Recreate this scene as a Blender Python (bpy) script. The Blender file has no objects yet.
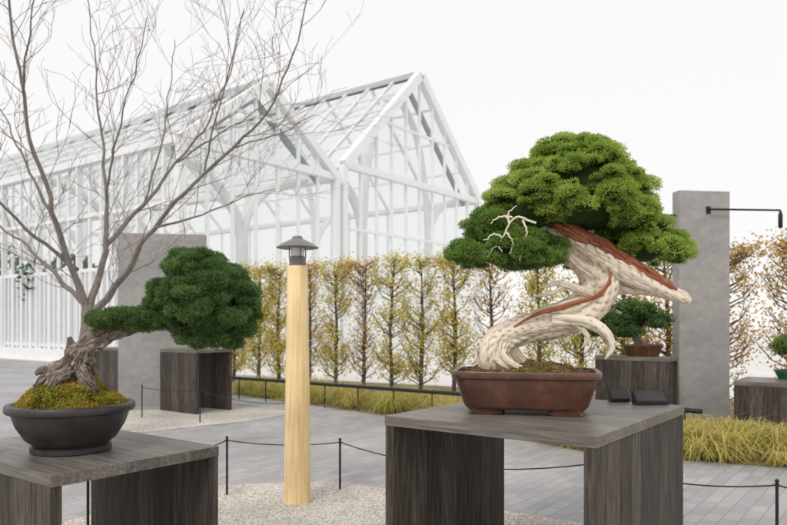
import bpy, math, random
import numpy as np
from mathutils import Vector, Matrix, noise as mn
random.seed(7); RS=np.random.RandomState(7)
S=bpy.context.scene; C=S.collection
F=700.0; CX=393.5; HY=322.0; H=1.5
R_=Vector((.6,.8,0)); L_=Vector((-.8,.6,0)); ROT=math.atan2(.8,.6)
def P(px,py,d): return Vector(((px-CX)/F*d, d, H-(py-HY)/F*d))
def G(px,py,z=0):
    d=F*(H-z)/(py-HY); return Vector(((px-CX)/F*d,d,z))
# ---------------------------------------------------------------- materials
def newmat(name):
    m=bpy.data.materials.new(name); m.use_nodes=True
    nt=m.node_tree; b=nt.nodes['Principled BSDF']; return m,nt,b
def N(nt,t,**k):
    n=nt.nodes.new(t)
    for a,v in k.items():
        if a in n.inputs: n.inputs[a].default_value=v
        else: setattr(n,a,v)
    return n
def c4(c): return (c[0],c[1],c[2],1)
def ramp(nt,fac,stops):
    r=nt.nodes.new('ShaderNodeValToRGB'); e=r.color_ramp.elements
    while len(e)<len(stops): e.new(.5)
    for i,(p,c) in enumerate(stops): e[i].position=p; e[i].color=c4(c)
    nt.links.new(fac,r.inputs[0]); return r.outputs[0]
def noisy(name,stops,scale=5,stretch=(1,1,1),rough=.7,bump=.2,bs=None,coord='Object',detail=6,island=0,dist=.01,spec=.3,big=0,cav=0):
    m,nt,b=newmat(name)
    tc=nt.nodes.new('ShaderNodeTexCoord'); mp=nt.nodes.new('ShaderNodeMapping'); mp.inputs['Scale'].default_value=stretch
    nt.links.new(tc.outputs[coord],mp.inputs[0])
    n=N(nt,'ShaderNodeTexNoise'); n.inputs['Scale'].default_value=scale; n.inputs['Detail'].default_value=detail; n.inputs['Roughness'].default_value=.65
    vec=mp.outputs[0]
    if island:
        g=nt.nodes.new('ShaderNodeNewGeometry'); ml=N(nt,'ShaderNodeMath',operation='MULTIPLY'); ml.inputs[1].default_value=37
        nt.links.new(g.outputs['Random Per Island'],ml.inputs[0])
        ad=N(nt,'ShaderNodeVectorMath',operation='ADD'); nt.links.new(vec,ad.inputs[0]); nt.links.new(ml.outputs[0],ad.inputs[1]); vec=ad.outputs[0]
    nt.links.new(vec,n.inputs['Vector'])
    col=ramp(nt,n.outputs['Fac'],stops)
    if island:
        mr=N(nt,'ShaderNodeMapRange'); mr.inputs[3].default_value=1-island; mr.inputs[4].default_value=1+island
        nt.links.new(g.outputs['Random Per Island'],mr.inputs[0])
        vm=N(nt,'ShaderNodeVectorMath',operation='SCALE'); nt.links.new(col,vm.inputs[0]); nt.links.new(mr.outputs[0],vm.inputs['Scale']); col=vm.outputs[0]
    if cav:
        at=N(nt,'ShaderNodeAttribute'); at.attribute_name='groove'
        cm=nt.nodes.new('ShaderNodeMix'); cm.data_type='RGBA'; nt.links.new(at.outputs['Fac'],cm.inputs[0]); nt.links.new(col,cm.inputs[6]); cm.inputs[7].default_value=cav; col=cm.outputs[2]  # groove mask paints recess shade into the bark and deadwood colour
    if big:
        n2=N(nt,'ShaderNodeTexNoise'); n2.inputs['Scale'].default_value=big; n2.inputs['Detail'].default_value=4
        nt.links.new(tc.outputs[coord],n2.inputs['Vector'])
        mr=N(nt,'ShaderNodeMapRange'); mr.inputs[1].default_value=.3; mr.inputs[2].default_value=.7; mr.inputs[3].default_value=.84; mr.inputs[4].default_value=1.13
        nt.links.new(n2.outputs['Fac'],mr.inputs[0])
        vm=N(nt,'ShaderNodeVectorMath',operation='SCALE'); nt.links.new(col,vm.inputs[0]); nt.links.new(mr.outputs[0],vm.inputs['Scale']); col=vm.outputs[0]
    nt.links.new(col,b.inputs['Base Color']); b.inputs['Roughness'].default_value=rough
    b.inputs['Specular IOR Level'].default_value=spec
    if bump:
        bn=N(nt,'ShaderNodeBump'); bn.inputs['Strength'].default_value=bump; bn.inputs['Distance'].default_value=dist
        nt.links.new(n.outputs['Fac'],bn.inputs['Height']); nt.links.new(bn.outputs[0],b.inputs['Normal'])
    return m
def leafmat(name,stops,trans=.25,rough=.6,clump=0):
    m,nt,b=newmat(name)
    g=nt.nodes.new('ShaderNodeNewGeometry'); fac=g.outputs['Random Per Island']
    if clump:
        tc=nt.nodes.new('ShaderNodeTexCoord'); n=N(nt,'ShaderNodeTexNoise'); n.inputs['Scale'].default_value=clump; n.inputs['Detail'].default_value=2
        nt.links.new(tc.outputs['Object'],n.inputs['Vector'])
        mx=N(nt,'ShaderNodeMapRange'); mx.inputs[1].default_value=.3; mx.inputs[2].default_value=.7; nt.links.new(n.outputs['Fac'],mx.inputs[0])
        a=N(nt,'ShaderNodeMath',operation='ADD'); nt.links.new(fac,a.inputs[0]); nt.links.new(mx.outputs[0],a.inputs[1])
        h=N(nt,'ShaderNodeMath',operation='MULTIPLY'); h.inputs[1].default_value=.5; nt.links.new(a.outputs[0],h.inputs[0]); fac=h.outputs[0]
    col=ramp(nt,fac,stops); nt.links.new(col,b.inputs['Base Color']); b.inputs['Roughness'].default_value=rough; b.inputs['Specular IOR Level'].default_value=.2
    t=nt.nodes.new('ShaderNodeBsdfTranslucent'); nt.links.new(col,t.inputs['Color'])
    mix=nt.nodes.new('ShaderNodeMixShader'); mix.inputs[0].default_value=trans
    nt.links.new(b.outputs[0],mix.inputs[1]); nt.links.new(t.outputs[0],mix.inputs[2])
    nt.links.new(mix.outputs[0],nt.nodes['Material Output'].inputs[0]); return m
def voro_ground(name,stops,scale,bump,rough=.9,dist=.01):
    m,nt,b=newmat(name); tc=nt.nodes.new('ShaderNodeTexCoord')
    v=N(nt,'ShaderNodeTexVoronoi'); v.inputs['Scale'].default_value=scale; nt.links.new(tc.outputs['Object'],v.inputs['Vector'])
    sx=nt.nodes.new('ShaderNodeSeparateColor'); nt.links.new(v.outputs['Color'],sx.inputs[0])
    n=N(nt,'ShaderNodeTexNoise'); n.inputs['Scale'].default_value=1.3; n.inputs['Detail'].default_value=5; nt.links.new(tc.outputs['Object'],n.inputs['Vector'])
    col=ramp(nt,sx.outputs[0],stops)
    mr=N(nt,'ShaderNodeMapRange'); mr.inputs[1].default_value=.3; mr.inputs[2].default_value=.7; mr.inputs[3].default_value=.8; mr.inputs[4].default_value=1.12; nt.links.new(n.outputs['Fac'],mr.inputs[0])
    vm=N(nt,'ShaderNodeVectorMath',operation='SCALE'); nt.links.new(col,vm.inputs[0]); nt.links.new(mr.outputs[0],vm.inputs['Scale'])
    nt.links.new(vm.outputs[0],b.inputs['Base Color']); b.inputs['Roughness'].default_value=rough
    bn=N(nt,'ShaderNodeBump'); bn.invert=True; bn.inputs['Strength'].default_value=bump; bn.inputs['Distance'].default_value=dist
    nt.links.new(v.outputs['Distance'],bn.inputs['Height']); nt.links.new(bn.outputs[0],b.inputs['Normal']); return m
def paver():
    m,nt,b=newmat('paver'); tc=nt.nodes.new('ShaderNodeTexCoord'); mp=nt.nodes.new('ShaderNodeMapping'); mp.inputs['Rotation'].default_value=(0,0,-ROT)
    nt.links.new(tc.outputs['Object'],mp.inputs[0])
    br=nt.nodes.new('ShaderNodeTexBrick'); br.inputs['Scale'].default_value=1; br.inputs['Brick Width'].default_value=.24; br.inputs['Row Height'].default_value=.12
    br.inputs['Mortar Size'].default_value=.0035; br.inputs['Mortar Smooth'].default_value=.3; br.inputs['Bias'].default_value=0
    br.inputs['Color1'].default_value=(.315,.31,.315,1); br.inputs['Color2'].default_value=(.395,.388,.39,1); br.inputs['Mortar'].default_value=(.21,.20,.198,1)
    nt.links.new(mp.outputs[0],br.inputs['Vector'])
    n=N(nt,'ShaderNodeTexNoise'); n.inputs['Scale'].default_value=.8; n.inputs['Detail'].default_value=8; nt.links.new(tc.outputs['Object'],n.inputs['Vector'])
    mr=N(nt,'ShaderNodeMapRange'); mr.inputs[1].default_value=.3; mr.inputs[2].default_value=.7; mr.inputs[3].default_value=.82; mr.inputs[4].default_value=1.14; nt.links.new(n.outputs['Fac'],mr.inputs[0])
    vm=N(nt,'ShaderNodeVectorMath',operation='SCALE'); nt.links.new(br.outputs['Color'],vm.inputs[0]); nt.links.new(mr.outputs[0],vm.inputs['Scale'])
    nt.links.new(vm.outputs[0],b.inputs['Base Color']); b.inputs['Roughness'].default_value=.62
    bn=N(nt,'ShaderNodeBump'); bn.inputs['Strength'].default_value=.4; bn.inputs['Distance'].default_value=.004; bn.invert=True
    nt.links.new(br.outputs['Fac'],bn.inputs['Height']); nt.links.new(bn.outputs[0],b.inputs['Normal']); return m
def glass():
    m,nt,b=newmat('glass'); t=nt.nodes.new('ShaderNodeBsdfTransparent'); t.inputs[0].default_value=(.958,.970,.966,1)
    b.inputs['Base Color'].default_value=(.72,.76,.76,1); b.inputs['Roughness'].default_value=.08
    mx=nt.nodes.new('ShaderNodeMixShader'); mx.inputs[0].default_value=.08
    nt.links.new(t.outputs[0],mx.inputs[1]); nt.links.new(b.outputs[0],mx.inputs[2]); nt.links.new(mx.outputs[0],nt.nodes['Material Output'].inputs[0]); return m
DW=[(.25,(.022,.017,.014)),(.45,(.050,.040,.033)),(.6,(.095,.078,.064)),(.8,(.17,.144,.122))]
M={}
M['wood_top']=noisy('wood_top',[(.3,(.085,.072,.062)),(.5,(.15,.132,.116)),(.7,(.25,.225,.20))],6,(10,.5,10),.38,.25,island=.16,dist=.002,spec=.5,big=2)
M['wood_panel']=noisy('wood_panel',DW,6,(9,9,.7),.6,.35,island=.35,dist=.003,big=1.5)
M['post']=noisy('post_wood',[(.3,(.66,.45,.20)),(.5,(.82,.61,.32)),(.7,(.90,.72,.43))],5,(9,9,.35),.55,.15,dist=.002,big=2)
M['black']=noisy('black_metal',[(.3,(.012,.012,.013)),(.7,(.025,.025,.027))],20,rough=.45,bump=.05)
M['cap']=noisy('bronze_cap',[(.3,(.13,.115,.105)),(.7,(.19,.17,.16))],20,rough=.35,bump=.05,spec=.6)
M['rope']=noisy('rope',[(.3,(.02,.02,.02)),(.7,(.05,.05,.05))],200,rough=.9,bump=.1)
M['white']=noisy('white_paint',[(.3,(.78,.79,.80)),(.7,(.85,.855,.86))],2,rough=.5,bump=0)
M['grey_steel']=noisy('grey_steel',[(.3,(.27,.29,.31)),(.7,(.35,.37,.39))],2,rough=.5,bump=0)
M['frost']=noisy('frosted_lens',[(.3,(.75,.75,.72)),(.7,(.85,.85,.82))],5,rough=.3,bump=0)
M['glass']=glass()
M['concrete']=noisy('concrete',[(.3,(.30,.286,.275)),(.5,(.345,.330,.318)),(.7,(.395,.380,.368))],7,(1,1,1.5),.85,.14,big=1.1,dist=.004)
M['paver']=paver()
M['gravel']=voro_ground('gravel',[(0,(.30,.26,.22)),(.4,(.55,.50,.44)),(.8,(.74,.69,.62)),(1,(.88,.85,.81))],88,1.0,dist=.009)
M['soil']=voro_ground('bed_soil',[(0,(.10,.07,.04)),(.6,(.24,.18,.10)),(1,(.42,.34,.18))],30,.8)
M['ground']=noisy('pale_ground',[(.3,(.60,.58,.56)),(.7,(.72,.70,.68))],.6,rough=.9,bump=.1)
M['hill']=noisy('hazy_hill',[(.3,(.66,.66,.66)),(.7,(.76,.75,.74))],.15,rough=1,bump=0)
M['pot_red']=noisy('red_clay',[(.3,(.065,.026,.015)),(.55,(.105,.043,.025)),(.75,(.165,.075,.046))],9,rough=.27,bump=.12,big=3,spec=.6,dist=.004)
M['pot_dark']=noisy('dark_clay',[(.3,(.022,.018,.017)),(.6,(.04,.034,.031)),(.8,(.06,.05,.045))],12,rough=.42,bump=.15,spec=.5,dist=.004,big=4)
M['pot_green']=noisy('green_glaze',[(.3,(.02,.10,.07)),(.7,(.04,.17,.11))],12,rough=.25,bump=.05)
M['moss']=noisy('moss',[(.28,(.05,.035,.015)),(.42,(.11,.09,.02)),(.52,(.13,.17,.02)),(.62,(.24,.19,.03)),(.74,(.30,.12,.03))],14,rough=1,bump=1,dist=.02)
M['moss_tuft']=leafmat('moss_tuft',[(0,(.08,.045,.015)),(.28,(.20,.12,.02)),(.42,(.18,.24,.025)),(.56,(.34,.40,.05)),(.70,(.52,.34,.06)),(.85,(.58,.22,.06)),(1,(.6,.3,.1))],.2,clump=9)
M['soil_red']=leafmat('soil_grit',[(0,(.06,.035,.02)),(.45,(.20,.11,.06)),(.7,(.36,.24,.13)),(.85,(.18,.22,.03)),(1,(.30,.30,.05))],.05,clump=9)
M['dead']=noisy('bleached_deadwood',[(.25,(.28,.17,.10)),(.34,(.54,.41,.29)),(.43,(.78,.66,.51)),(.6,(.87,.79,.65)),(.75,(.92,.86,.74))],2.2,(8,.3,1),.6,.6,coord='UV',dist=.004,island=.05,cav=(.17,.10,.06,1))
M['vein']=noisy('red_live_bark',[(.3,(.13,.03,.014)),(.45,(.30,.085,.038)),(.56,(.44,.16,.08)),(.66,(.60,.36,.24)),(.78,(.78,.64,.5))],2.2,(10,.35,1),.6,.7,coord='UV',dist=.005,island=.12,cav=(.08,.028,.014,1))
M['old_bark']=noisy('grey_gnarled_bark',[(.3,(.08,.052,.038)),(.46,(.22,.17,.13)),(.62,(.48,.42,.35))],6,(4,2.6,1),.9,1,coord='UV',dist=.02,island=.2,cav=(.04,.027,.018,1))
M['bark']=noisy('grey_bark',[(.3,(.14,.115,.10)),(.7,(.28,.245,.22))],6,(4,4,1),.9,.4)
M['twig']=noisy('twig_bark',[(.3,(.19,.145,.125)),(.7,(.29,.235,.205))],4,rough=.9,bump=0)
M['htrunk']=noisy('hornbeam_bark',[(.3,(.06,.045,.035)),(.7,(.13,.10,.08))],6,rough=.9,bump=.2)
M['juni']=leafmat('juniper_leaf',[(0,(.13,.21,.025)),(.3,(.25,.37,.05)),(.55,(.38,.51,.09)),(.8,(.54,.64,.16)),(1,(.66,.73,.25))],.42,clump=7)
M['juni_low']=leafmat('juniper_leaf_darker',[(0,(.07,.16,.03)),(.35,(.14,.26,.05)),(.65,(.23,.36,.08)),(1,(.38,.49,.13))],.4,clump=6)  # darker green leaves of the lower pads
M['juni_core']=noisy('juniper_core',[(.3,(.012,.03,.005)),(.7,(.035,.07,.012))],20,rough=1,bump=1,dist=.02)  # opaque crown filler, near-black so that gaps between pads look shaded
M['pine']=leafmat('dark_juniper_leaf',[(0,(.05,.10,.035)),(.4,(.10,.18,.055)),(.75,(.17,.27,.085)),(1,(.29,.40,.14))],.38,clump=9)
M['pine_core']=noisy('pine_core',[(.3,(.008,.02,.007)),(.7,(.02,.042,.014))],20,rough=1,bump=1,dist=.02)  # same filler for the darker crowns, inner shade put into its colour
M['hleaf']=leafmat('yellow_hedge_leaf',[(0,(.44,.28,.06)),(.3,(.74,.55,.11)),(.65,(.70,.62,.14)),(1,(.38,.47,.09))],.4)
M['hleaf_brown']=leafmat('brown_hedge_leaf',[(0,(.42,.22,.08)),(.5,(.70,.44,.13)),(1,(.68,.56,.16))],.4)
M['grass']=leafmat('yellow_grass',[(0,(.42,.31,.13)),(.3,(.68,.54,.21)),(.55,(.56,.52,.15)),(.8,(.34,.39,.08)),(1,(.80,.69,.38))],.35,clump=2.5)
M['indoor']=leafmat('indoor_leaf',[(0,(.03,.07,.03)),(1,(.08,.14,.055))],.3)
# ---------------------------------------------------------------- mesh helpers
class MB:
    def __init__(s): s.v=[]; s.f=[]; s.uv=[]; s.g={}
    def add(s,vs,fs,uv=None,gr=None):
        o=len(s.v); s.v+=[tuple(v) for v in vs]; s.f+=[tuple(i+o for i in f) for f in fs]
        s.uv+= uv if uv else [(0,0)]*len(vs)
        if gr:
            for i,x in enumerate(gr): s.g[o+i]=x
    def box(s,a,b,bev=0):
        (x0,y0,z0),(x1,y1,z1)=a,b
        if bev:
            e=bev; vs=[];
            for z,i in((z0,e),(z0+e,0),(z1-e,0),(z1,e)):
                X0,X1,Y0,Y1=x0+i,x1-i,y0+i,y1-i
                vs+=[(X0,Y0,z),(X1,Y0,z),(X1,Y1,z),(X0,Y1,z)]
            fs=[(3,2,1,0),(12,13,14,15)]
            for k in range(3):
                for j in range(4): fs.append((k*4+j,k*4+(j+1)%4,k*4+4+(j+1)%4,k*4+4+j))
            s.add(vs,fs); return
        s.add([(x0,y0,z0),(x1,y0,z0),(x1,y1,z0),(x0,y1,z0),(x0,y0,z1),(x1,y0,z1),(x1,y1,z1),(x0,y1,z1)],
              [(3,2,1,0),(4,5,6,7),(0,1,5,4),(1,2,6,5),(2,3,7,6),(3,0,4,7)])
    def tube(s,pts,rad,n=8,cap=True,lump=0,seed=0,flute=0,tw=5,fr=2.2,lf=7):
        pts=[Vector(p) for p in pts]; m=len(pts)
        if not hasattr(rad,'__len__'): rad=[rad]*m
        t0=(pts[1]-pts[0]).normalized(); ref=Vector((0,0,1)) if abs(t0.z)<.9 else Vector((1,0,0))
        nn=t0.cross(ref).normalized(); vs=[];uv=[];gr=[];ln=0
        for i,p in enumerate(pts):
            t=(pts[min(i+1,m-1)]-pts[max(i-1,0)])
            if t.length<1e-9: t=t0.copy()
            t.normalize(); nn=(nn-t*nn.dot(t))
            if nn.length<1e-6: nn=t.orthogonal()
            nn.normalize(); bb=t.cross(nn)
            if i: ln+=(p-pts[i-1]).length
            for k in range(n+1):
                a=2*math.pi*k/n; kk=k%n
                r=rad[i]; gv=0; ak=2*math.pi*kk/n
                if lump: r*=1+lump*mn.noise(Vector((math.cos(ak)*1.5+seed,math.sin(ak)*1.5,ln*lf+seed)))
                if flute:
                    b_=ak+tw*ln
                    q=mn.noise(Vector((math.cos(b_)*fr+seed,math.sin(b_)*fr,ln*.7+seed)))
                    dd=max(0,1-abs(q)*6.5); r*=1+flute*(.3-dd); gv=dd**1.6
                vs.append(p+(nn*math.cos(a)+bb*math.sin(a))*r); gr.append(min(1,gv*.8))
                uv.append((k/n+(tw*ln/6.283 if flute else 0),ln*2.2+seed*.37))
        fs=[]
        for i in range(m-1):
            for k in range(n): a=i*(n+1)+k; fs.append((a,a+1,a+n+2,a+n+1))
        if cap:
            fs.append(tuple(range(n-1,-1,-1))); o=(m-1)*(n+1); fs.append(tuple(o+k for k in range(n)))
        s.add(vs,fs,uv,gr if flute else None)
    def beam(s,a,b,w,h=None):
        a=Vector(a);b=Vector(b);h=h or w; t=(b-a).normalized(); ref=Vector((0,0,1)) if abs(t.z)<.95 else Vector((0,1,0))
        x=t.cross(ref).normalized()*w/2; y=x.cross(t).normalized()*h/2
        s.add([a-x-y,a+x-y,a+x+y,a-x+y,b-x-y,b+x-y,b+x+y,b-x+y],[(3,2,1,0),(4,5,6,7),(0,1,5,4),(1,2,6,5),(2,3,7,6),(3,0,4,7)])
    def lathe(s,prof,n=48,a=1,b=1,e=2,c=(0,0,0),cap=True):
        vs=[]
        for r,z in prof:
            for k in range(n):
                t=2*math.pi*k/n; ct,st=math.cos(t),math.sin(t)
                x=math.copysign(abs(ct)**(2/e),ct)*a*r; y=math.copysign(abs(st)**(2/e),st)*b*r
                vs.append((c[0]+x,c[1]+y,c[2]+z))
        fs=[]
        for i in range(len(prof)-1):
            for k in range(n): fs.append((i*n+k,i*n+(k+1)%n,(i+1)*n+(k+1)%n,(i+1)*n+k))
        if cap: fs.append(tuple(range(n-1,-1,-1))); o=(len(prof)-1)*n; fs.append(tuple(o+k for k in range(n)))
        s.add(vs,fs)
    def build(s,name,m,parent=None,smooth=False,loc=None):
        me=bpy.data.meshes.new(name); me.from_pydata(s.v,[],s.f); me.materials.append(m)
        if any(u!=(0,0) for u in s.uv[:40]):
            ul=me.uv_layers.new(name='UVMap'); idx=np.empty(len(me.loops),dtype=np.int32); me.loops.foreach_get('vertex_index',idx)
            ul.data.foreach_set('uv',np.array(s.uv,dtype=np.float32)[idx].ravel())
        if s.g:
            at=me.attributes.new('groove','FLOAT','POINT'); arr=np.zeros(len(s.v),dtype=np.float32)
            for i,x in s.g.items(): arr[i]=x
            at.data.foreach_set('value',arr)
        if smooth:
            me.polygons.foreach_set('use_smooth',[True]*len(me.polygons))
            try: me.set_sharp_from_angle(angle=math.radians(50))
            except Exception: pass
        o=bpy.data.objects.new(name,me); C.objects.link(o)
        if parent: o.parent=parent
        if loc: o.location=loc
        return o
def empty(name,loc,rz=0):
    o=bpy.data.objects.new(name,None); C.objects.link(o); o.location=loc; o.rotation_euler=(0,0,rz); o.empty_display_size=.1; return o
def tag(o,label=None,cat=None,group=None,kind=None):
    if label:o['label']=label
    if cat:o['category']=cat
    if group:o['group']=group
    if kind:o['kind']=kind
    return o
def catmull(pts,k=6):
    pts=[Vector(p) for p in pts]; q=[pts[0]*2-pts[1]]+pts+[pts[-1]*2-pts[-2]]; out=[]
    for i in range(1,len(q)-2):
        for j in range(k):
            t=j/k;a,b,c,d=q[i-1],q[i],q[i+1],q[i+2]
            out.append(.5*((2*b)+(c-a)*t+(2*a-5*b+4*c-d)*t*t+(3*b-a-3*c+d)*t**3))
    out.append(pts[-1]); return out
def lerpr(r,m):
    return [float(x) for x in np.interp(np.linspace(0,len(r)-1,m),range(len(r)),r)]
def quads(name,V,m,parent=None):
    n=len(V)//4; me=bpy.data.meshes.new(name); me.vertices.add(4*n); me.vertices.foreach_set('co',V.astype(np.float32).ravel())
    me.loops.add(4*n); me.loops.foreach_set('vertex_index',np.arange(4*n,dtype=np.int32)); me.polygons.add(n)
    me.polygons.foreach_set('loop_start',np.arange(0,4*n,4,dtype=np.int32)); me.update(calc_edges=True); me.materials.append(m)
    o=bpy.data.objects.new(name,me); C.objects.link(o)
    if parent:o.parent=parent
    return o
def unit(a): return a/np.maximum(np.linalg.norm(a,axis=1,keepdims=True),1e-9)
def leafquads(pos,dr,ln,wd):
    n=len(pos); dr=unit(dr); side=unit(np.cross(dr,RS.normal(size=(n,3))))
    ln=ln[:,None];wd=wd[:,None]
    V=np.empty((n,4,3)); V[:,0]=pos; V[:,1]=pos+dr*ln*.5+side*wd*.5; V[:,2]=pos+dr*ln; V[:,3]=pos+dr*ln*.5-side*wd*.5
    return V.reshape(-1,3)
def foliage(blobs,per,ln,wd,up=.3,low=-.6,inner=.72,spread=.6,others=()):
    ab=list(blobs)+list(others)
    Cn=np.array([b[0] for b in ab]);Rr=np.array([b[1] for b in ab]); vol=Rr[:len(blobs)].mean(axis=1); w=vol**2/np.mean(vol**2)
    idx=np.repeat(np.arange(len(blobs)),np.maximum(5,(per*w)).astype(int)); n=len(idx)
    d=unit(RS.normal(size=(n,3))); k=d[:,2]>low; d=d[k]; idx=idx[k]; n=len(idx)
    pos=Cn[idx]+d*Rr[idx]*RS.uniform(.72,1.15,size=(n,1))
    keep=np.ones(n,bool)
    for j in range(len(ab)):
        q=(((pos-Cn[j])/Rr[j])**2).sum(axis=1); keep&=~((q<inner**2)&(idx!=j))
    pos=pos[keep]; d=d[keep]; n=len(pos)
    dr=d+RS.normal(size=(n,3))*spread+np.array([0,0,up])
    return leafquads(pos,dr,RS.uniform(.6,1.4,n)*ln,RS.uniform(.7,1.3,n)*wd)
def puffs(envs,flat=.7,kr=(.78,.98)):
    out=[]
    for c,r,n,pr,low in envs:
        ga=math.pi*(3-5**.5)
        for i in range(n):
            z=1-2*(i+.5)/n
            if z<low: continue
            q=math.sqrt(1-z*z);a=i*ga+random.uniform(-.45,.45); rr=pr*random.choice((.5,.7,1,1.2,1.5))*random.uniform(.85,1.15)
            k=random.uniform(*kr)
            out.append(((c[0]+math.cos(a)*q*r[0]*k,c[1]+math.sin(a)*q*r[1]*k,c[2]+z*r[2]*k),(rr*random.uniform(1,1.5),rr*1.2,rr*flat*random.uniform(.8,1.15))))
    return out
def cores(blobs,name,m,parent,f=.78,solid=()):
    import bmesh
    mb=MB()
    bm=bmesh.new(); bmesh.ops.create_icosphere(bm,subdivisions=2,radius=1); V=[v.co.copy() for v in bm.verts]; Fc=[tuple(v.index for v in p.verts) for p in bm.faces]; bm.free()
    for c,r,ff in [(c,r,f) for c,r in blobs]+[(c,r,1) for c,r in solid]:
        mb.add([(c[0]+v.x*r[0]*ff*(1+.2*mn.noise(v*2+Vector(c)*9)),c[1]+v.y*r[1]*ff,c[2]+v.z*r[2]*ff*(1+.2*mn.noise(v*2+Vector(c)*9))) for v in V],Fc)
    return mb.build(name,m,parent,smooth=True)
def bundle(mb,pts,rad,n=6,twist=2.,seed=0,steps=9,spread=.55,thick=.5,sides=8,flat=1,skip=(),only=None,lump=.45,core=.62,flute=0,wob=.4,lf=7):
    Pp=catmull(pts,steps);m=len(Pp);Rr=lerpr(rad,m); rg=random.Random(seed)
    t0=(Pp[1]-Pp[0]).normalized(); nn=t0.orthogonal().normalized(); NB=[]
    for i in range(m):
        t=(Pp[min(i+1,m-1)]-Pp[max(0,i-1)]).normalized(); nn=(nn-t*nn.dot(t)).normalized(); NB.append((nn.copy(),t.cross(nn)))
    for k in range(n):
        ph=2*math.pi*k/n+rg.uniform(-.3,.3); th=thick*rg.uniform(.7,1.3); sp=spread*rg.uniform(.85,1.15); s2=rg.uniform(0,50)
        if k in skip or (only is not None and k not in only): continue
        path=[];rr=[]
        for i in range(m):
            u=i/(m-1); a=ph+twist*u+wob*1.3*mn.noise(Vector((u*4,s2,0)))
            off=Rr[i]*sp*(1+.25*mn.noise(Vector((u*5,s2,3))))
            path.append(Pp[i]+(NB[i][0]*math.cos(a)+NB[i][1]*math.sin(a)*flat)*off)
            rr.append(max(.0015,Rr[i]*th*(1+wob*mn.noise(Vector((u*5,s2,9))))))
        mb.tube(path,rr,sides,lump=lump,seed=s2,flute=flute,lf=lf)
    if only is None: mb.tube(Pp,[max(.001,r*core) for r in Rr],40 if flute else 14,seed=seed,lump=.2,flute=flute)
# ---------------------------------------------------------------- setting
def sheet(name,pts,z,m):
    mb=MB(); mb.add([(p[0],p[1],0) for p in pts],[tuple(range(len(pts)))]); o=mb.build(name,m); o.location.z=z
    if o.data.polygons[0].normal.z<0: o.data.flip_normals()
    return tag(o,kind='structure')
sheet('ground',[(-300,-60),(300,-60),(300,400),(-300,400)],0,M['ground'])
far=Vector((-3.8,17.6,0))
sheet('pavement',[far-R_*40+L_*45,far-R_*40-L_*40,far-L_*40,far,far+R_*1.5,far+R_*1.5+L_*45],.004,M['paver'])
bedf=[G(232,394),G(430,422),G(600,455),G(690,461),G(787,468),Vector((8.5,5.6,0))]
sheet('planting_bed',bedf+[Vector((13.5,9.0,0)),Vector((8.2,12.5,0)),far+Vector((.2,0,0))+R_*1.2,far+L_*.9],.008,M['soil'])
sheet('gravel_bed',[G(60,523),G(228,485),G(340,482),G(384,489),G(500,511),G(600,527),Vector((2.9,4.0,0)),Vector((2.6,-1,0)),Vector((-3.6,-1,0)),Vector((-3.4,3.6,0))],.008,M['gravel'])
sheet('gravel_strip',[G(70,424),G(108,412),G(240,407),G(300,412),G(262,420),G(150,432),G(75,436)],.008,M['gravel'])
mb=MB(); n=60
vs=[];fs=[]
for i in range(n+1):
    a=math.radians(20+140*i/n); hh=4.5+2.2*mn.noise(Vector((i*.5,0,0)))+.8*mn.noise(Vector((i*2.1,5,0)))
    vs+=[(math.cos(a)*170,math.sin(a)*170,-.5),(math.cos(a)*175,math.sin(a)*175,hh)]
for i in range(n): fs.append((2*i,2*i+1,2*i+3,2*i+2))
mb.add(vs,fs); tag(mb.build('hills',M['hill']),kind='structure')
# ---------------------------------------------------------------- glasshouse
GH=empty('glasshouse',(-6.86,22.5,0),ROT)
tag(GH,'large white framed glasshouse with two pitched gables behind the row of small trees','glasshouse')
LEN=30.
def gable(x0,x1,ze,za,y,k,hz,thick,inner=True):
    xm=(x0+x1)/2; mb=MB()
    zt=lambda x: ze+(za-ze)*(1-abs(x-xm)/((x1-x0)/2))
    for i in range(k+1):
        x=x0+(x1-x0)*i/k; w=.28 if i in(0,k) else .11
        mb.beam((x,y,.1),(x,y,zt(x)-.03),w,w)
    for z in hz:
        w=.28 if abs(z-ze)<.01 else .11
        if z<=ze: mb.beam((x0,y+.01,z),(x1,y+.01,z),w,w)
        else:
            f=(za-z)/(za-ze)*(x1-x0)/2; mb.beam((xm-f,y+.01,z),(xm+f,y+.01,z),w,w)
    st=MB()
    for s in(-1,1):
        xe=xm+s*(x1-x0)/2
        mb.beam((xe,y-.02,ze),(xm,y-.02,za),.34,thick); st.beam((xe-s*.25,y+.75,ze-.15),(xm,y+.75,za-.42),.16,.24)
    o=mb.build('gable_frame',M['white'],GH)
    if inner: st.build('steel_rafter',M['grey_steel'],o)
    g=MB(); g.add([(x0,y+.06,.1),(x1,y+.06,.1),(x1,y+.06,ze),(xm,y+.06,za-.05),(x0,y+.06,ze)],[(0,1,2,3,4)]); g.build('glass_pane',M['glass'],o)
def roof(x0,z0,x1,z1,name='roof_frame',step=1.5,pn=4):
    mb=MB(); y=step
    while y<=LEN+.01:
        mb.beam((x0,y,z0),(x1,y,z1),.10,.14); y+=step
    for i in range(pn+1):
        t=i/pn; w=.26 if i in(0,pn) else .09
        mb.beam((x0+(x1-x0)*t,0.1,z0+(z1-z0)*t+.02),(x0+(x1-x0)*t,LEN,z0+(z1-z0)*t+.02),w,w)
    o=mb.build(name,M['white'],GH)
    g=MB(); g.add([(x0,.1,z0+.09),(x1,.1,z1+.09),(x1,LEN,z1+.09),(x0,LEN,z0+.09)],[(0,1,2,3)]); g.build('glass_pane',M['glass'],o)
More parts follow.
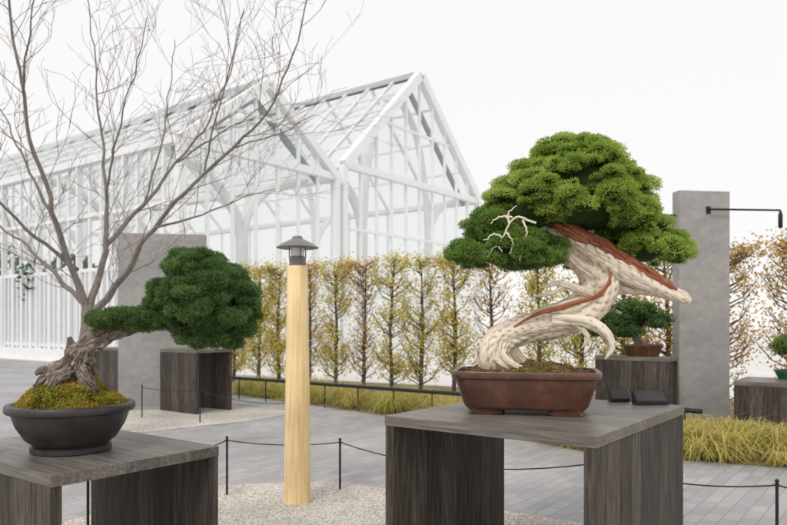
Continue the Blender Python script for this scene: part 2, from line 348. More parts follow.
def swall(x,ze,step,hz,w=.08,y0=.1,low=0):
    mb=MB(); k=int((LEN-y0)/step)
    for i in range(k+1): mb.beam((x,y0+i*step,.1),(x,y0+i*step,ze),w if i%4 else .22,.1)
    if low:
        k=int((LEN-y0)/.375)
        for i in range(k+1): mb.beam((x-.02,y0+.19+i*.375,.1),(x-.02,y0+.19+i*.375,low),.14,.10)
    for z in hz: mb.beam((x+.01,y0,z),(x+.01,LEN,z),.13,.13)
    o=mb.build('side_wall_frame',M['white'],GH)
    g=MB(); g.add([(x+.06,y0,.1),(x+.06,LEN,.1),(x+.06,LEN,ze),(x+.06,y0,ze)],[(0,1,2,3)]); g.build('glass_pane',M['glass'],o)
gable(0,7.5,7.4,10.2,0,7,(.6,2.9,7.4,8.9),.32)
gable(8.0,19,8.0,13.25,0,10,(.6,2.9,5.4,8.0,10.4),.4)
gable(0,7.5,7.4,10.2,LEN,1,(7.4,),.2,False); gable(8.0,19,8.0,13.25,LEN,1,(8.0,),.2,False)
roof(0,7.4,3.75,10.2); roof(7.5,7.4,3.75,10.2,pn=1,step=7.5); roof(8.0,8,13.5,13.25,pn=5); roof(19,8,13.5,13.25,pn=4,step=3)
swall(0,7.4,.75,(.6,3.4,5.4,7.3),low=3.4,w=.1); swall(19.0,8,3.,(2.9,7.9)); 
mb=MB(); mb.box((-.15,-.15,0),(7.6,.0,.45)); mb.box((7.9,-.15,0),(19.1,.0,.45)); mb.box((-.18,.02,0),(-.05,LEN,.45)); mb.box((7.55,.2,7.3),(7.95,LEN,7.5)); mb.build('plinth',M['white'],GH)
def ycol(x,zs,a,b,y,w=1):
    mb=MB(); mb.tube([(x,y,0),(x,y,zs)],.19*w,8)
    for q in(a,b):
        pts=[(x,y,zs-.05),(x+(q[0]-x)*.12,y,zs+(q[1]-zs)*.4),(x+(q[0]-x)*.45,y,zs+(q[1]-zs)*.78),(q[0],y,q[1])]
        mb.tube(catmull(pts,6),.17*w,6)
    mb.build('arched_column',M['white'],GH,smooth=True)
for y in (1.4,9.4,17.4,25.4):
    ycol(10.9,5.6,(8.3,8.1),(13.1,12.4),y,1.35 if y<2 else 1.1)
    if y<10: ycol(16.3,5.6,(18.8,8.1),(13.9,12.4),y,1.1)
    ycol(3.75,4.6,(.3,7.4),(7.2,7.4),y,1.1)
for i,(u,v,h) in enumerate(((1.6,16,4.9),(1.6,20.5,5.2),(1.8,10,4.0))):
    c=Vector((-6.86,22.5,0))+R_*u+L_*v; e=empty('indoor_tree',c)
    tag(e,('tall green tree inside the glasshouse near its left end','farthest tall green tree inside the glasshouse','short green tree inside the front of the glasshouse')[i],'tree')
    t=MB(); t.tube([(0,0,0),(.1,0,h*.5),(0,.1,h*.8)],[.09,.07,.04],6); t.build('trunk',M['htrunk'],e)
    bl=[((random.uniform(-1.1,1.1),random.uniform(-1.1,1.1),h*.75+random.uniform(-.9,.8)),(.7,.7,.5)) for _ in range(13)]
    quads('crown',foliage(bl,150,.28,.12),M['indoor'],e)
# ---------------------------------------------------------------- row of small trees
h0=Vector((-3.9,17.3,0)); ords=['first','second','third','fourth','fifth','sixth','seventh','eighth','ninth','tenth','eleventh','twelfth','thirteenth','fourteenth','fifteenth','sixteenth','seventeenth','eighteenth']
dens=[2400,2600,2200,1100,1700,900,1600,1400,1900,900,1700,1300,1600,1500,1300,1500,1300,1500]
for i in range(17):
    rg=random.Random(100+i); p=h0-L_*(i*.80+rg.uniform(-.1,.1)); e=empty('hedge_tree',p)
    br_=i>=13
    look=('orange-brown leaved' if br_ else ('densely yellow-leaved' if dens[i]>2000 else ('yellow-leaved' if dens[i]>=1200 else 'half-bare brown-leaved')))
    tag(e,f'{look} narrow upright tree, {ords[i]} from the left in the row before the glasshouse','tree','narrow hornbeams in a row')
    Ht=(2.84-.010*i)*rg.uniform(.98,1.02); t=MB(); tips=[]
    t.tube([(0,0,0),(rg.uniform(-.05,.05),0,Ht*.5),(rg.uniform(-.06,.06),0,Ht*.95)],[.05,.036,.012],6)
    def cl(q): return Vector((q.x,q.y,min(q.z,Ht*rg.uniform(.95,1.02))))
    wdt=rg.uniform(.72,.92)
    for b in range(rg.randint(60,74)):
        z=rg.uniform(.2,Ht*.97); a=rg.uniform(0,2*math.pi); ln=rg.uniform(.3,.6)
        lx,ly=math.cos(a)*ln*wdt,math.sin(a)*ln*.4; dxy=Vector((-.8,.6,0))*lx+Vector((.6,.8,0))*ly
        q1=cl(dxy*.6+Vector((0,0,z+ln*.25))); q2=cl(dxy+Vector((0,0,z+ln*.7)))
        t.tube([(0,0,z),q1,q2],[.012,.008,.004],4,cap=False); tips+=[q1,q2,(q1+q2)/2]
        for _ in range(2):
            q3=cl(q1.lerp(q2,rg.random())+Vector((rg.uniform(-.15,.15),rg.uniform(-.15,.15),rg.uniform(-.05,.2)))); t.tube([q1,q3],[.005,.003],3,cap=False); tips.append(q3)
    t.build('trunk',M['htrunk'],e)
    T=np.array([list(q) for q in tips]); T=T[RS.rand(len(T))<.8]; nn=int(dens[i]*2.0); pos=T[RS.randint(len(T),size=nn)]+RS.normal(size=(nn,3))*.075
    quads('crown',leafquads(pos,RS.normal(size=(nn,3)),RS.uniform(.035,.065,nn),RS.uniform(.025,.045,nn)),M['hleaf_brown'] if (br_ or dens[i]<1200) else M['hleaf'],e)
# low black rail
mb=MB(); r0=Vector((-3.6,14.05,0)); 
for k in range(0,13): q=r0-L_*(k*.75); mb.tube([q,q+Vector((0,0,.4))],.012,6)
mb.tube([r0+Vector((0,0,.41)),r0-L_*9.2+Vector((0,0,.41))],.03,8); tag(mb.build('garden_rail',M['black']),'low black metal rail running along the front of the planting bed','rail')
# grass
clumps=[]
for k in range(215):
    t=random.random(); a=Vector(bedf[0]).lerp(bedf[1],t) if k<90 else (bedf[1].lerp(bedf[2],t) if k<150 else bedf[2].lerp(bedf[4],t)) 
    clumps.append(a+R_*random.uniform(.08,1.5 if k<180 else 1.3))
for k in range(48):
    a=bedf[3].lerp(bedf[5],random.random()); clumps.append(a+R_*random.uniform(.1,1.6))
V=[]
for c in clumps:
    s=random.choice((.45,.7,1,1.2,1.4)); la=random.uniform(0,6.283); lean=Vector((math.cos(la),math.sin(la),0))*.14
    for j in range(int(60+50*s)):
        a=random.uniform(0,6.283); l=random.uniform(.15,.48)*s; o=c+Vector((random.gauss(0,.05),random.gauss(0,.05),.0)); dx=Vector((math.cos(a),math.sin(a),0)); sd=Vector((-dx.y,dx.x,0))*.0045
        p1=o+dx*l*.35+lean*.5+Vector((0,0,l*.55)); p2=o+dx*l*1.0+lean+Vector((0,0,l*random.uniform(.0,.65)))
        V+=[o-sd,o+sd,p1+sd,p1-sd,p1-sd,p1+sd,p2+sd*.2,p2-sd*.2]
tag(quads('ornamental_grass',np.array([list(v) for v in V]),M['grass']),'golden ornamental grass arching over the edge of the planting bed','grass',kind='stuff')
# ---------------------------------------------------------------- bare tree
bt=empty('bare_tree',(P(86,322,9).x,9,0)); tag(bt,'tall leafless tree with spreading grey branches behind the left bonsai','tree')
B0=bt.location.copy()
def T(px,py,dy=0): return P(px,py,9)+Vector((0,dy,0))-B0
tr=MB(); tw=MB(); rg=random.Random(5)
limbs=[([T(84,439),T(86,380),T(88,330),T(89,305)],[.15,.12,.10,.085]),
([T(88,312),T(76,272,-.1),T(64,215,-.3),T(52,150,-.5),T(44,85,-.6),T(36,20,-.7),T(32,-50,-.8)],[.058,.042,.030,.024,.018,.014,.009]),
([T(89,308),T(97,250,.2),T(98,200,.3),T(88,150,.5),T(78,100,.6),T(72,40,.7),T(62,-40,.7)],[.052,.038,.026,.019,.014,.010,.007]),
([T(88,315),T(112,293),T(140,262,-.2),T(170,226,-.4),T(215,182,-.5),T(262,142,-.6),T(292,100,-.7),T(312,40,-.8),T(325,-30,-.9)],[.06,.046,.035,.027,.021,.016,.012,.008,.006]),
([T(87,308),T(60,286,.2),T(30,262,.4),T(0,237,.5),T(-45,205,.6)],[.045,.031,.023,.016,.010]),
([T(98,245,.2),T(130,198,.5),T(160,150,.7),T(190,100,.9),T(212,45,1),T(225,-30,1.1)],[.033,.025,.018,.013,.010,.006]),
([T(78,270),T(45,232,-.5),T(12,192,-.8),T(-30,160,-1)],[.028,.019,.013,.008]),
([T(62,215,-.3),T(30,165,-.1),T(0,120,.2),T(-30,80,.4)],[.022,.015,.010,.006]),
([T(165,232,-.4),T(205,215,-.1),T(240,198,.1),T(272,184,.2)],[.018,.012,.008,.004]),
([T(130,198,.5),T(138,125,.9),T(142,60,1.1),T(146,0,1.2)],[.016,.012,.008,.005]),
([T(215,182,-.5),T(232,135,-.8),T(250,90,-1),T(262,50,-1.1)],[.014,.010,.007,.004]),
([T(46,110,-.55),T(70,66,-1),T(88,10,-1.2)],[.014,.010,.006]),
([T(160,150,.7),T(205,130,.4),T(250,104,.3),T(300,72,.2)],[.014,.010,.007,.004]),
([T(240,160,-.55),T(285,142,-.4),T(320,120,-.3)],[.010,.007,.004]),
([T(98,200,.3),T(120,150,-.2),T(146,100,-.5),T(166,40,-.7)],[.016,.012,.008,.005])]
def twig(p,d,l,r,dep):
    pts=[p];q=p.copy();dd=d.copy();k=5
    for i in range(k):
        dd=(dd+Vector((rg.gauss(0,.14),rg.gauss(0,.14),rg.gauss(.04,.11)))).normalized(); q=q+dd*l/k; pts.append(q.copy())
    tw.tube(pts,lerpr([r,max(.0020,r*.4)],k+1),4,cap=False)
    if dep:
        for i in range(1,k+1):
            if rg.random()<.62:
                ax=Vector((rg.gauss(0.1,1),rg.gauss(0,1),rg.gauss(.1,.6))); nd=(dd+ax*.5).normalized(); twig(pts[i],nd,l*rg.uniform(.4,.68),r*.6,dep-1)
for i,(pp,rr) in enumerate(limbs):
    c=catmull(pp,5)
    if i: c=[c[0]]+[q+mn.noise_vector(Vector((q.x*3.5,q.z*3.5,i*7)))*.05 for q in c[1:]]
    tr.tube(c,lerpr(rr,len(c)),8 if i<5 else 6,lump=.22,seed=i)
    if i==0: continue
    L=len(c)
    for j in range(4,L,2):
        t=(c[min(j+1,L-1)]-c[j-1]).normalized(); ax=Vector((rg.gauss(.2,1.2),rg.gauss(0,.9),rg.gauss(.0,.7))).normalized()
        twig(c[j],(t*.85+ax*.7).normalized(),rg.uniform(.5,1.2),min(.0065,lerpr(rr,L)[j]*.5),2)
tr.build('trunk',M['bark'],bt,smooth=True); tw.build('crown',M['twig'],bt)
# ---------------------------------------------------------------- concrete slabs
def slab(px,d,w,h,rz,label):
    e=empty('display_wall',((px-CX)/F*d,d,0),rz); tag(e,label,'wall','concrete display walls')
    mb=MB(); mb.box((-w/2,-.09,0),(w/2,.09,h),.008); mb.build('slab',M['concrete'],e); return e
s1=slab(701,9.9,.76,3.34,math.radians(8),'tall concrete display wall with lamp arms at right of the large bonsai')
s2=slab(163,12.6,1.5,3.08,math.radians(10),'wide concrete display wall behind the bare tree and dark display stand')
def lamp(e,x,side,ln,z):
    mb=MB(); mb.tube([(x,-.1,z),(x,-.16,z),(x+side*ln,-.16,z+.01)],.014,6); mb.box((x-.03,-.108,z-.05),(x+.03,-.0905,z+.05)); a=mb.build('lamp_arm',M['black'],e)
    mb=MB(); mb.lathe([(.022,-.24),(.03,-.23),(.03,-.06),(.014,0)],12,c=(x+side*ln,-.16,z)); mb.build('lamp_head',M['black'],a,smooth=True)
lamp(s1,.05,1,1.06,3.07)
mb=MB(); mb.tube([(-.385,0,3.0),(-.78,0,3.0)],.014,6); mb.build('lamp_arm',M['black'],s1)
# ---------------------------------------------------------------- tables
def table(near,lx,ly,h,openx,label,group='dark timber display stands',back=0,thin=.055,cut=0):
    e=empty('display_stand',near,ROT); tag(e,label,'display stand',group)
    mb=MB(); n=max(3,round(lx/.19)); 
    for i in range(n):
        x0=lx*i/n; mb.box((x0+.0006,-.005,h-thin),(x0+lx/n-.0006,ly+.005,h),.0012)
    mb.build('tabletop',M['wood_top'],e)
    zt=h-thin-.002
    for k in range(2):
        mb=MB(); L=(lx if openx else ly)-(cut if k else 0); n=max(3,round(L/.17)); t=.055; base=(ly-t)*k if openx else (lx-t)*k
        xs=[0]+[L*(i+random.uniform(-.15,.15))/n for i in range(1,n)]+[L]
        for i in range(n):
            a,b=xs[i]+.0012,xs[i+1]-.0012; off=random.uniform(0,.002)
            if openx: mb.box((a,base+off,0.01),(b,base+t-off,zt),.002)
            else: mb.box((base+off,a,.01),(base+t-off,b,zt),.002)
        mb.build('side_panel',M['wood_panel'],e)
    if back:
        mb=MB(); L=(ly if openx else lx)-.12; n=max(3,round(L/.17))
        for i in range(n):
            a=.06+L*i/n+.0015;b=.06+L*(i+1)/n-.0015
            if openx: mb.box((.02,a,.01),(.06,b,zt),.003)
            else: mb.box((a,.02,.01),(b,.06,zt),.003)
        mb.build('front_panel',M['wood_panel'],e)
    return e
table((.93,3.23,0),1.52,1.22,.97,True,'dark timber display stand under the large white-trunked bonsai',cut=.2)
table((-1.52,3.1,0),.93,1.2,.82,False,'dark timber display stand under the round-potted bonsai at left')
c=G(196,415); table((c.x,c.y,0),.74,.97,1.05,False,'small timber stand with open side in front of the wide concrete wall')
table((-5.45,13.9,0),.8,.9,.98,False,'distant dark timber stand left of the wide concrete wall')
table((3.62,9.2,0),.42,1.0,1.03,False,'dark timber stand with a small bonsai left of the tall concrete wall',back=1)
table((5.0,8.4,0),.9,.84,.75,False,'low timber stand with a green pot at the right edge',back=1)
# ---------------------------------------------------------------- lamp post
d=F*1.5/(502-HY); e=empty('bollard_light',((297.5-CX)/F*d,d,0)); tag(e,'pale timber path light with round grey cap standing in gravel','lamp')
mb=MB(); zt=H+(HY-266)/F*d; mb.lathe([(.112,0),(.110,.3),(.086,zt-.01),(.080,zt)],28); mb.build('post',M['post'],e,smooth=True)
mb=MB(); mb.lathe([(.068,zt+.001),(.07,zt+.075),(.05,zt+.08)],28); mb.build('collar',M['cap'],e,smooth=True)
mb=MB(); mb.lathe([(.055,zt+.081),(.058,zt+.15),(.045,zt+.155)],24); mb.build('lens',M['frost'],e,smooth=True)
mb=MB(); mb.lathe([(.170,zt+.148),(.178,zt+.153),(.13,zt+.185),(.07,zt+.215),(.045,zt+.228),(.04,zt+.245),(.018,zt+.252)],36)
for k in range(4):
    a=k*math.pi/2+.5; mb.tube([(.072*math.cos(a),.072*math.sin(a),zt+.07),(.072*math.cos(a),.072*math.sin(a),zt+.155)],.005,5)
mb.build('cap',M['cap'],e,smooth=True)
# ---------------------------------------------------------------- rope barrier
posts=[(88,470,4.73,'rope stake beside the left display stand'),(227,438,6.05,'rope stake left of the timber path light'),(340,440,6.25,'rope stake right of the timber path light'),(592,461,5.05,'rope stake behind the right display stand'),(777,482,4.4,'rope stake at the lower right corner'),(142,386,10.9,'distant rope stake left of the small timber stand'),(200,389,10.4,'distant rope stake in front of the small timber stand'),(286,402,8.9,'distant rope stake behind the timber path light')]
tops=[]
for px,py,d,l in posts:
    p=P(px,py,d); o=empty('rope_stake',(p.x,p.y,0)); tag(o,'thin black '+l,'stake','black rope stakes')
    mb=MB(); mb.tube([(0,0,0),(0,0,p.z)],.010,8); mb.build('stake',M['black'],o)
    mb=MB(); 
    mb.tube([(.018*math.cos(a*.7),.018*math.sin(a*.7),p.z-.02) for a in range(10)],.0035,5); mb.lathe([(.011,p.z),(.014,p.z+.01),(.006,p.z+.018)],10); mb.build('eyelet',M['black'],o)
    tops.append(Vector((p.x,p.y,p.z-.02)))
def rope(idx,sag,label,extra=None):
    pts=[];K=[tops[i] for i in idx]+(extra or [])
    for a,b in zip(K[:-1],K[1:]):
        for j in range(12):
            t=j/12; q=a.lerp(b,t); q.z-=sag*4*t*(1-t)*(a-b).length/3; pts.append(q)
    pts.append(K[-1]); mb=MB(); mb.tube(pts,.005,6); tag(mb.build('barrier_rope',M['rope'],smooth=True),label,'rope','thin black barrier ropes')
rope([0,1,2],.10,'thin black rope hanging between stakes from the left stand past the timber light')
rope([2,3,4],.16,'thin black rope hanging between stakes behind the right display stand',[Vector((3.6,4.2,.42))])
rope([5,6,7],.08,'distant thin black rope around the small timber stand')
# ---------------------------------------------------------------- bonsai, right
D=4.15; bz=.97
bo=empty('bonsai_tree',(.775,D,bz)); tag(bo,'large juniper bonsai with bleached twisted trunk in a reddish brown pot','bonsai'); B1=bo.location.copy()
def Q(px,py,dy=0): return P(px,py,D)+Vector((0,dy,0))-B1
pr=math.radians(-12)
def rotz(mb,a,c=(0,0)):
    ca,sa=math.cos(a),math.sin(a); mb.v=[(x*ca-y*sa+c[0],x*sa+y*ca+c[1],z) for x,y,z in mb.v]
a_,b_=.425,.27; pc=(0.01,0)
mb=MB(); mb.lathe([(.74,.03),(.80,.036),(.83,.05),(.93,.17),(.945,.19),(.95,.203),(.99,.208),(1,.213),(1,.242),(.99,.248),(.93,.248),(.925,.24),(.91,.19)],128,a_,b_,6.5); rotz(mb,pr,pc); pot=mb.build('pot',M['pot_red'],bo,smooth=True)
for sx in(-1,1):
    for sy in(-1,1):
        mb=MB(); x,y=sx*.225,sy*.15
        mb.lathe([(.92,0),(1,.006),(.95,.022),(1.15,.04),(1.2,.06)],32,.095,.05,4,c=(x,y,0)); rotz(mb,pr,pc); mb.build('foot',M['pot_red'],pot,smooth=True)
def mound(a,b,e,z,h,rot,c,sc=9,amp=.03):
    mb=MB();n=64;rings=18;vs=[(c[0],c[1],z+h)];fs=[]
    for i in range(1,rings+1):
        r=i/rings
        for k in range(n):
            t=2*math.pi*k/n;ct,st=math.cos(t),math.sin(t); x=math.copysign(abs(ct)**(2/e),ct)*a*r;y=math.copysign(abs(st)**(2/e),st)*b*r
            X=x*math.cos(rot)-y*math.sin(rot)+c[0];Y=x*math.sin(rot)+y*math.cos(rot)+c[1]
            vs.append((X,Y,z+h*(1-r*r)+amp*mn.noise(Vector((X*sc,Y*sc,0)))*(1-r**6)))
    for k in range(n): fs.append((0,1+k,1+(k+1)%n))
    for i in range(rings-1):
        for k in range(n): p=1+i*n+k;q=1+i*n+(k+1)%n; fs.append((p,p+n,q+n,q))
    mb.add(vs,fs); return mb
def tufts(mb,n,ln,wd):
    V=np.array(mb.v); F_=np.array([f for f in mb.f if len(f)==4]); c=V.mean(axis=0)
    A=V[F_[:,0]];B=V[F_[:,1]];Cc=V[F_[:,2]];Dd=V[F_[:,3]]
    ar=np.linalg.norm(np.cross(Cc-A,Dd-B),axis=1); idx=RS.choice(len(F_),size=n,p=ar/ar.sum()); u=RS.rand(n,1);v=RS.rand(n,1)
    pos=(A[idx]*(1-u)+B[idx]*u)*(1-v)+(Dd[idx]*(1-u)+Cc[idx]*u)*v
    return leafquads(pos-np.array([0,0,.003]),RS.normal(size=(n,3))*.7+np.array([0,0,.7]),RS.uniform(.5,1.3,n)*ln,RS.uniform(.6,1.3,n)*wd)
mb=mound(a_*.915,b_*.915,6,.215,.075,pr,pc,14,.04); so=mb.build('soil',M['moss'],bo,smooth=True)
quads('moss',tufts(mb,16000,.012,.009),M['soil_red'],so)
dead=MB(); vein=MB()
main=[Q(500,370,0),Q(492,354,-.05),Q(500,339,-.03),Q(525,328,.0),Q(558,320,.02),Q(586,306,.0),Q(599,286,-.02),Q(592,264,0),Q(573,247,.03),Q(548,230,.05),Q(520,214,.05)]
mr=[.095,.082,.078,.082,.094,.105,.108,.108,.092,.062,.034]
bundle(dead,main,mr,6,3.4,11,steps=16,spread=.50,thick=.50,lump=.14,sides=28,core=.80,flute=.16,wob=.35,lf=2.5)
for k,(pp,rr,sd) in enumerate([
 ([Q(540,374,.05),Q(520,360,.05),Q(512,340,.03),Q(540,325,.03)],[.045,.05,.045,.045],1),
 ([Q(517,374,-.10),Q(500,363,-.12),Q(486,350,-.07),Q(494,332,-.02),Q(520,324,0)],[.012,.026,.034,.042,.036],2),
 ([Q(535,370,-.12),Q(512,365,-.14),Q(497,352,-.11),Q(510,336,-.05),Q(545,326,-.06)],[.008,.018,.027,.032,.027],3),
 ([Q(482,374,0),Q(484,360,-.02),Q(492,345,-.02)],[.024,.03,.034],4),
 ([Q(550,320,-.05),Q(578,321,-.09),Q(598,331,-.11),Q(606,347,-.11),Q(599,358,-.12)],[.04,.038,.030,.018,.004],5),
 ([Q(572,322,-.07),Q(583,336,-.10),Q(577,348,-.10)],[.022,.013,.003],6),
 ([Q(505,332,-.02),Q(540,311,-.05),Q(575,301,-.06),Q(598,288,-.05)],[.022,.024,.028,.03],7),
 ([Q(600,300,-.05),Q(577,291,-.09),Q(554,284,-.11),Q(536,289,-.12)],[.032,.025,.016,.004],8),
 ([Q(560,288,-.10),Q(545,295,-.13),Q(530,298,-.14),Q(526,306,-.14)],[.014,.011,.008,.003],9),
 ([Q(560,244,-.02),Q(572,262,-.09),Q(592,276,-.10),Q(606,288,-.08)],[.02,.03,.034,.026],16),
 ([Q(596,300,0),Q(612,288,-.04),Q(640,291,-.06),Q(668,299,-.07)],[.05,.042,.028,.010],11),
 ([Q(585,262,0),Q(590,235,.03),Q(598,205,.05),Q(590,180,.05)],[.04,.032,.022,.015],12),
 ([Q(545,230,.0),Q(515,228,-.05),Q(495,240,-.10)],[.03,.02,.01],13),
 ([Q(610,266,0),Q(635,250,.05),Q(655,245,.08)],[.03,.022,.012],14)]):
    bundle(dead,pp,rr,4,1.8,30+sd,steps=10,spread=.46,thick=.54,sides=18,lump=.14,flute=.15,wob=.3,core=.75,lf=2.5)
jin=[Q(548,232,.0),Q(570,241,-.05),Q(592,255,-.09),Q(616,270,-.11),Q(640,283,-.11),Q(662,293,-.10),Q(676,298,-.10),Q(683,302,-.10)]
jr=[.03,.048,.064,.068,.058,.043,.032,.015]
bundle(dead,jin,jr,6,2.2,41,steps=12,spread=.5,thick=.5,sides=20,lump=.18,core=.76,flute=.18,wob=.35,lf=3)
bundle(vein,[Q(520,213,-.0),Q(545,221,-.03),Q(568,233,-.07),Q(592,248,-.11),Q(618,264,-.135),Q(644,278,-.135),Q(668,291,-.12)],[.014,.026,.040,.046,.044,.032,.012],6,1.6,55,thick=.42,spread=.62,only=(0,1,2,3,5),sides=16,flute=.22,steps=10,lump=.25,wob=.5,lf=3)
bundle(vein,[Q(601,262,-.125),Q(603,282,-.14),Q(589,298,-.135),Q(562,306,-.125),Q(532,315,-.105),Q(506,330,-.09)],[.008,.014,.016,.015,.012,.004],3,1.5,77,thick=.6,only=(0,1),sides=12,lump=.2,flute=.2)
rt=random.Random(3)
for pp in ([(524,232),(505,226),(496,240),(488,252),(479,262)],[(500,232),(498,222),(506,215)],[(493,244),(484,242),(476,248)],[(497,240),(503,250),(500,260)],[(488,250),(493,258)],[(512,228),(516,240),(512,248)],[(503,226),(490,226),(482,232)],[(508,250),(512,258),(508,266)]):
    p3=catmull([Q(a,b,-.35) for a,b in pp],5); p3=[q+Vector((rt.gauss(0,.003),0,rt.gauss(0,.003))) for q in p3]; dead.tube(p3,lerpr([.0062,.002],len(p3)),6,lump=.3)
tk=dead.build('trunk',M['dead'],bo,smooth=True); vein.build('live_vein',M['vein'],tk,smooth=True)
q=lambda px,py,dy=0: tuple(Q(px,py,dy))
s=D/F
envA=[(q(575,198,.02),(73*s,.40,48*s),210,.044,-.45),(q(578,166,.02),(46*s,.28,28*s),90,.038,-.1),(q(524,205,.0),(38*s,.3,27*s),50,.040,-.4),
 (q(646,251,.05),(41*s,.26,24*s),96,.038,-.5),(q(630,222,.05),(31*s,.28,24*s),46,.042,-.4),(q(585,212,-.16),(50*s,.18,18*s),54,.038,-.7)]
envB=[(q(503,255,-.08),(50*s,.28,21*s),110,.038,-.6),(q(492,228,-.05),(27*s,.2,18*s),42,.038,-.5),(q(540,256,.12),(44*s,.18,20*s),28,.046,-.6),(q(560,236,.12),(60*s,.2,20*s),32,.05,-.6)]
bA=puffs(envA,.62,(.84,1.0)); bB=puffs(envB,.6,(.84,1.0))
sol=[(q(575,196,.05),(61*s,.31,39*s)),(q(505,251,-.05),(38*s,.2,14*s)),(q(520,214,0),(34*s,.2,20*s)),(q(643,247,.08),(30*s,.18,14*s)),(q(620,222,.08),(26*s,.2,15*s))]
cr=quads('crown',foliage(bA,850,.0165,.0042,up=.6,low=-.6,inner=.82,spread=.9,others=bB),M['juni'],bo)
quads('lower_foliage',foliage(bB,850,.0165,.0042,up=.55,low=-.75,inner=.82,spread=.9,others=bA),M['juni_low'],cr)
cores(bA+bB,'foliage_shade_core',M['juni_core'],cr,.72,sol)
# ---------------------------------------------------------------- bonsai, left
D2=3.72; bo=empty('bonsai_tree',(P(71.5,322,D2).x,D2,.82)); tag(bo,'dark green bonsai leaning right in a round charcoal pot','bonsai'); B1=bo.location.copy()
def Q2(px,py,dy=0): return P(px,py,D2)+Vector((0,dy,0))-B1
mb=MB(); mb.lathe([(.185,.0),(.20,.005),(.20,.03),(.185,.038),(.225,.07),(.268,.14),(.285,.19),(.288,.205),(.315,.212),(.319,.218),(.319,.245),(.312,.252),(.285,.252),(.28,.24),(.275,.2)],72); mb.build('pot',M['pot_dark'],bo,smooth=True)
mb=mound(.278,.278,2,.235,.15,0,(0,0),9,.06); so=mb.build('soil',M['moss'],bo,smooth=True)
quads('moss',tufts(mb,22000,.017,.009),M['moss_tuft'],so)
t=MB()
for k,(pp,rr,n) in enumerate([
 ([Q2(66,394),Q2(70,380),Q2(76,367),Q2(84,354,-.01),Q2(94,343,-.02),Q2(108,336),Q2(124,331),Q2(150,326)],[.105,.092,.076,.064,.052,.038,.028,.020],6),
 ([Q2(42,392,-.06),Q2(50,381,-.08),Q2(62,371,-.07),Q2(76,360,-.03)],[.016,.034,.038,.034],4),
 ([Q2(100,390,-.05),Q2(94,379,-.07),Q2(86,368,-.05),Q2(86,354)],[.018,.034,.034,.024],4),
 ([Q2(58,393,-.15),Q2(66,381,-.13),Q2(76,368,-.07)],[.014,.03,.028],4),
 ([Q2(62,378,-.06),Q2(52,370,-.08),Q2(45,373,-.1)],[.026,.018,.008],3),
 ([Q2(82,358,-.01),Q2(74,346,-.02),Q2(71,337,-.02)],[.034,.026,.010],3),
 ([Q2(90,348,-.02),Q2(92,337,-.02),Q2(104,329,-.02)],[.03,.024,.012],4),
 ([Q2(145,326),Q2(165,324,.02),Q2(185,318,.02),Q2(205,310,.02)],[.02,.018,.016,.012],4),
 ([Q2(112,335),Q2(116,326,-.02),Q2(110,319,-.02)],[.016,.011,.006],3),
 ([Q2(165,326),Q2(180,334,-.02),Q2(200,336,-.04)],[.015,.011,.006],3)]):
    bundle(t,pp,rr,n,.9,60+k,steps=10,spread=.46,thick=.56,sides=22,lump=.95,flute=.28,wob=.35,core=.85,lf=16)
rk=random.Random(8)
for _ in range(44):
    i=rk.random(); c=Vector(Q2(68,388)).lerp(Vector(Q2(92,346)),i)+Vector((rk.uniform(-1,1)*(.10-.06*i),-rk.uniform(.03,.09)*(1-.4*i),rk.uniform(-.02,.02))); r=rk.uniform(.008,.019)
    t.tube([c-Vector((0,0,r)),c-Vector((0,0,r*.4)),c+Vector((0,0,r*.4)),c+Vector((0,0,r))],[r*.45,r,r*.95,r*.4],10,lump=.9,seed=_*3)
t.build('trunk',M['old_bark'],bo,smooth=True)
q=lambda px,py,dy=0: tuple(Q2(px,py,dy)); s=D2/F
envs=[(q(206,298),(44*s,.24,38*s),110,.036,-.85),(q(200,270),(30*s,.18,18*s),44,.031,-.4),(q(176,304),(22*s,.16,20*s),38,.030,-.8),(q(237,314),(19*s,.15,31*s),40,.030,-.9),(q(226,286),(24*s,.15,20*s),34,.030,-.6),(q(211,338,-.02),(32*s,.15,12*s),38,.026,-.8),
 (q(116,320,-.02),(25*s,.11,9*s),56,.020,-.95),(q(146,319),(22*s,.12,10*s),40,.023,-.95)]
bl=puffs(envs,.68,(.76,1.02))
cr=quads('crown',foliage(bl,820,.019,.0036,up=.45,low=-.95,inner=.75,spread=.95),M['pine'],bo); cores(bl,'foliage_shade_core',M['pine_core'],cr,.68,[(q(206,300),(34*s,.16,28*s))])
# ---------------------------------------------------------------- small background bonsai
def small(loc,label,pw,potm,blobs,lean,leafm,ph=.16):
    e=empty('bonsai_tree',loc); tag(e,label,'bonsai')
    mb=MB(); mb.lathe([(.75,0),(.8,.02),(.95,ph-.03),(1,ph-.02),(1,ph),(.9,ph),(.88,ph-.03)],36,pw,pw*.7,3); mb.build('pot',potm,e,smooth=True)
    t=MB(); bundle(t,[(0,0,ph-.05),(lean*.3,0,ph+.12),(lean*.2,0,ph+.25),(lean,0,ph+.42)],[.06,.045,.035,.02],5,2,3); t.build('trunk',M['old_bark'],e,smooth=True)
    b=puffs([(c,r,22,.07,-.7) for c,r in blobs]); cr=quads('crown',foliage(b,260,.035,.014),leafm,e); cores(b,'foliage_shade_core',M['pine_core'],cr,.7)
small((3.42,9.62,1.03),'small spreading bonsai on the dark stand left of the tall concrete wall',.27,M['pot_red'],[((-.62,0,.46),(.40,.25,.11)),((-.2,0,.62),(.42,.25,.12)),((-.4,0,.34),(.3,.2,.07)),((.14,0,.46),(.26,.2,.09))],-.35,M['pine'])
small((5.25,9.2,.75),'little bonsai in a green glazed pot at the right edge',.22,M['pot_green'],[((.0,0,.42),(.22,.18,.12)),((.2,0,.55),(.22,.18,.12))],.15,M['juni_low'],.12)
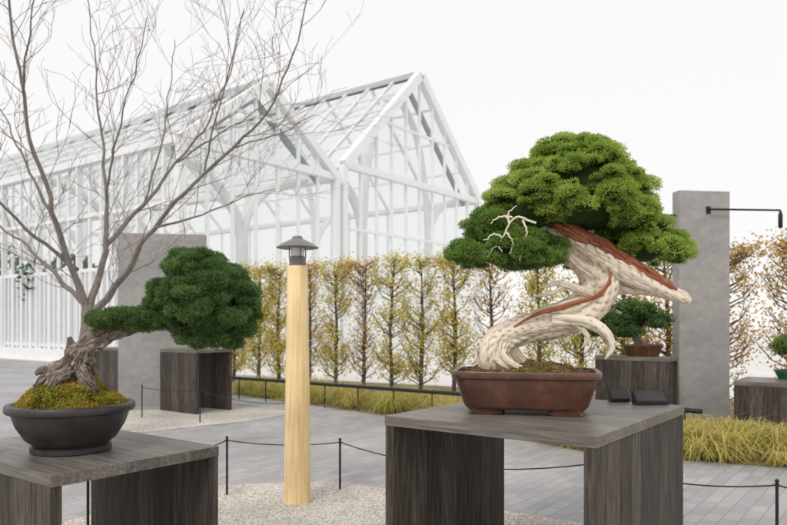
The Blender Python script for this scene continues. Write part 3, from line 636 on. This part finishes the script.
# ---------------------------------------------------------------- plaques
def plaque(p,w,dp,rz,label):
    e=empty('plaque',p,rz); tag(e,label,'sign','black information plaques')
    mb=MB(); mb.add([(-w/2,-dp/2,0),(w/2,-dp/2,0),(w/2,dp/2,0),(-w/2,dp/2,0),(-w/2,-dp/2,.02),(w/2,-dp/2,.02),(w/2,dp/2,.09),(-w/2,dp/2,.09)],[(3,2,1,0),(4,5,6,7),(0,1,5,4),(1,2,6,5),(2,3,7,6),(3,0,4,7)]); mb.build('block',M['black'],e)
    mb=MB(); k=.07/dp
    mb.add([(x,y,.021+(y+dp/2)*k) for x,y in((-w*.46,-dp*.42),(w*.46,-dp*.42),(w*.46,dp*.42),(-w*.46,dp*.42))],[(0,1,2,3)]); mb.build('face',M['pot_dark'],e)
plaque((1.65,4.50,.972),.21,.08,.1,'black information plaque at the back right corner of the large stand')
plaque((1.50,4.66,.972),.12,.07,.1,'smaller black plaque behind the larger one on the right stand')
plaque((-2.12,3.62,.822),.12,.08,.3,'small black plaque at the left edge of the left stand')
# ---------------------------------------------------------------- camera, light
cam=bpy.data.cameras.new('camera'); co=bpy.data.objects.new('camera',cam); C.objects.link(co); co.location=(0,0,H); co.rotation_euler=(math.pi/2,0,0)
cam.sensor_width=36; cam.lens=F/787*36; cam.shift_y=(HY-262.5)/787; cam.clip_end=1000; cam.clip_start=.05
cam.dof.use_dof=True; cam.dof.focus_distance=3.85; cam.dof.aperture_fstop=2.8
S.camera=co
w=bpy.data.worlds.new('World'); S.world=w; w.use_nodes=True; nt=w.node_tree; bg=nt.nodes['Background']
sky=nt.nodes.new('ShaderNodeTexSky'); sky.sky_type='NISHITA'; sky.sun_disc=False; EL,AZ=math.radians(50),math.radians(205); sky.sun_elevation=EL; sky.sun_rotation=AZ
sc=nt.nodes.new('ShaderNodeVectorMath'); sc.operation='SCALE'; sc.inputs['Scale'].default_value=.1; nt.links.new(sky.outputs[0],sc.inputs[0])
mx=nt.nodes.new('ShaderNodeMix'); mx.data_type='RGBA'; mx.inputs[0].default_value=.93; mx.inputs[7].default_value=(.965,.95,.94,1)
nt.links.new(sc.outputs[0],mx.inputs[6]); nt.links.new(mx.outputs[2],bg.inputs[0]); bg.inputs[1].default_value=1.06
sl=bpy.data.lights.new('sun','SUN'); sl.energy=1.5; sl.angle=math.radians(20); sl.color=(1,.965,.91); so_=bpy.data.objects.new('sun',sl); C.objects.link(so_)
dirv=Vector((math.sin(AZ)*math.cos(EL),math.cos(AZ)*math.cos(EL),math.sin(EL))); so_.rotation_euler=dirv.to_track_quat('Z','Y').to_euler()
S.view_settings.view_transform='Standard'; S.view_settings.look='None'; S.view_settings.exposure=0
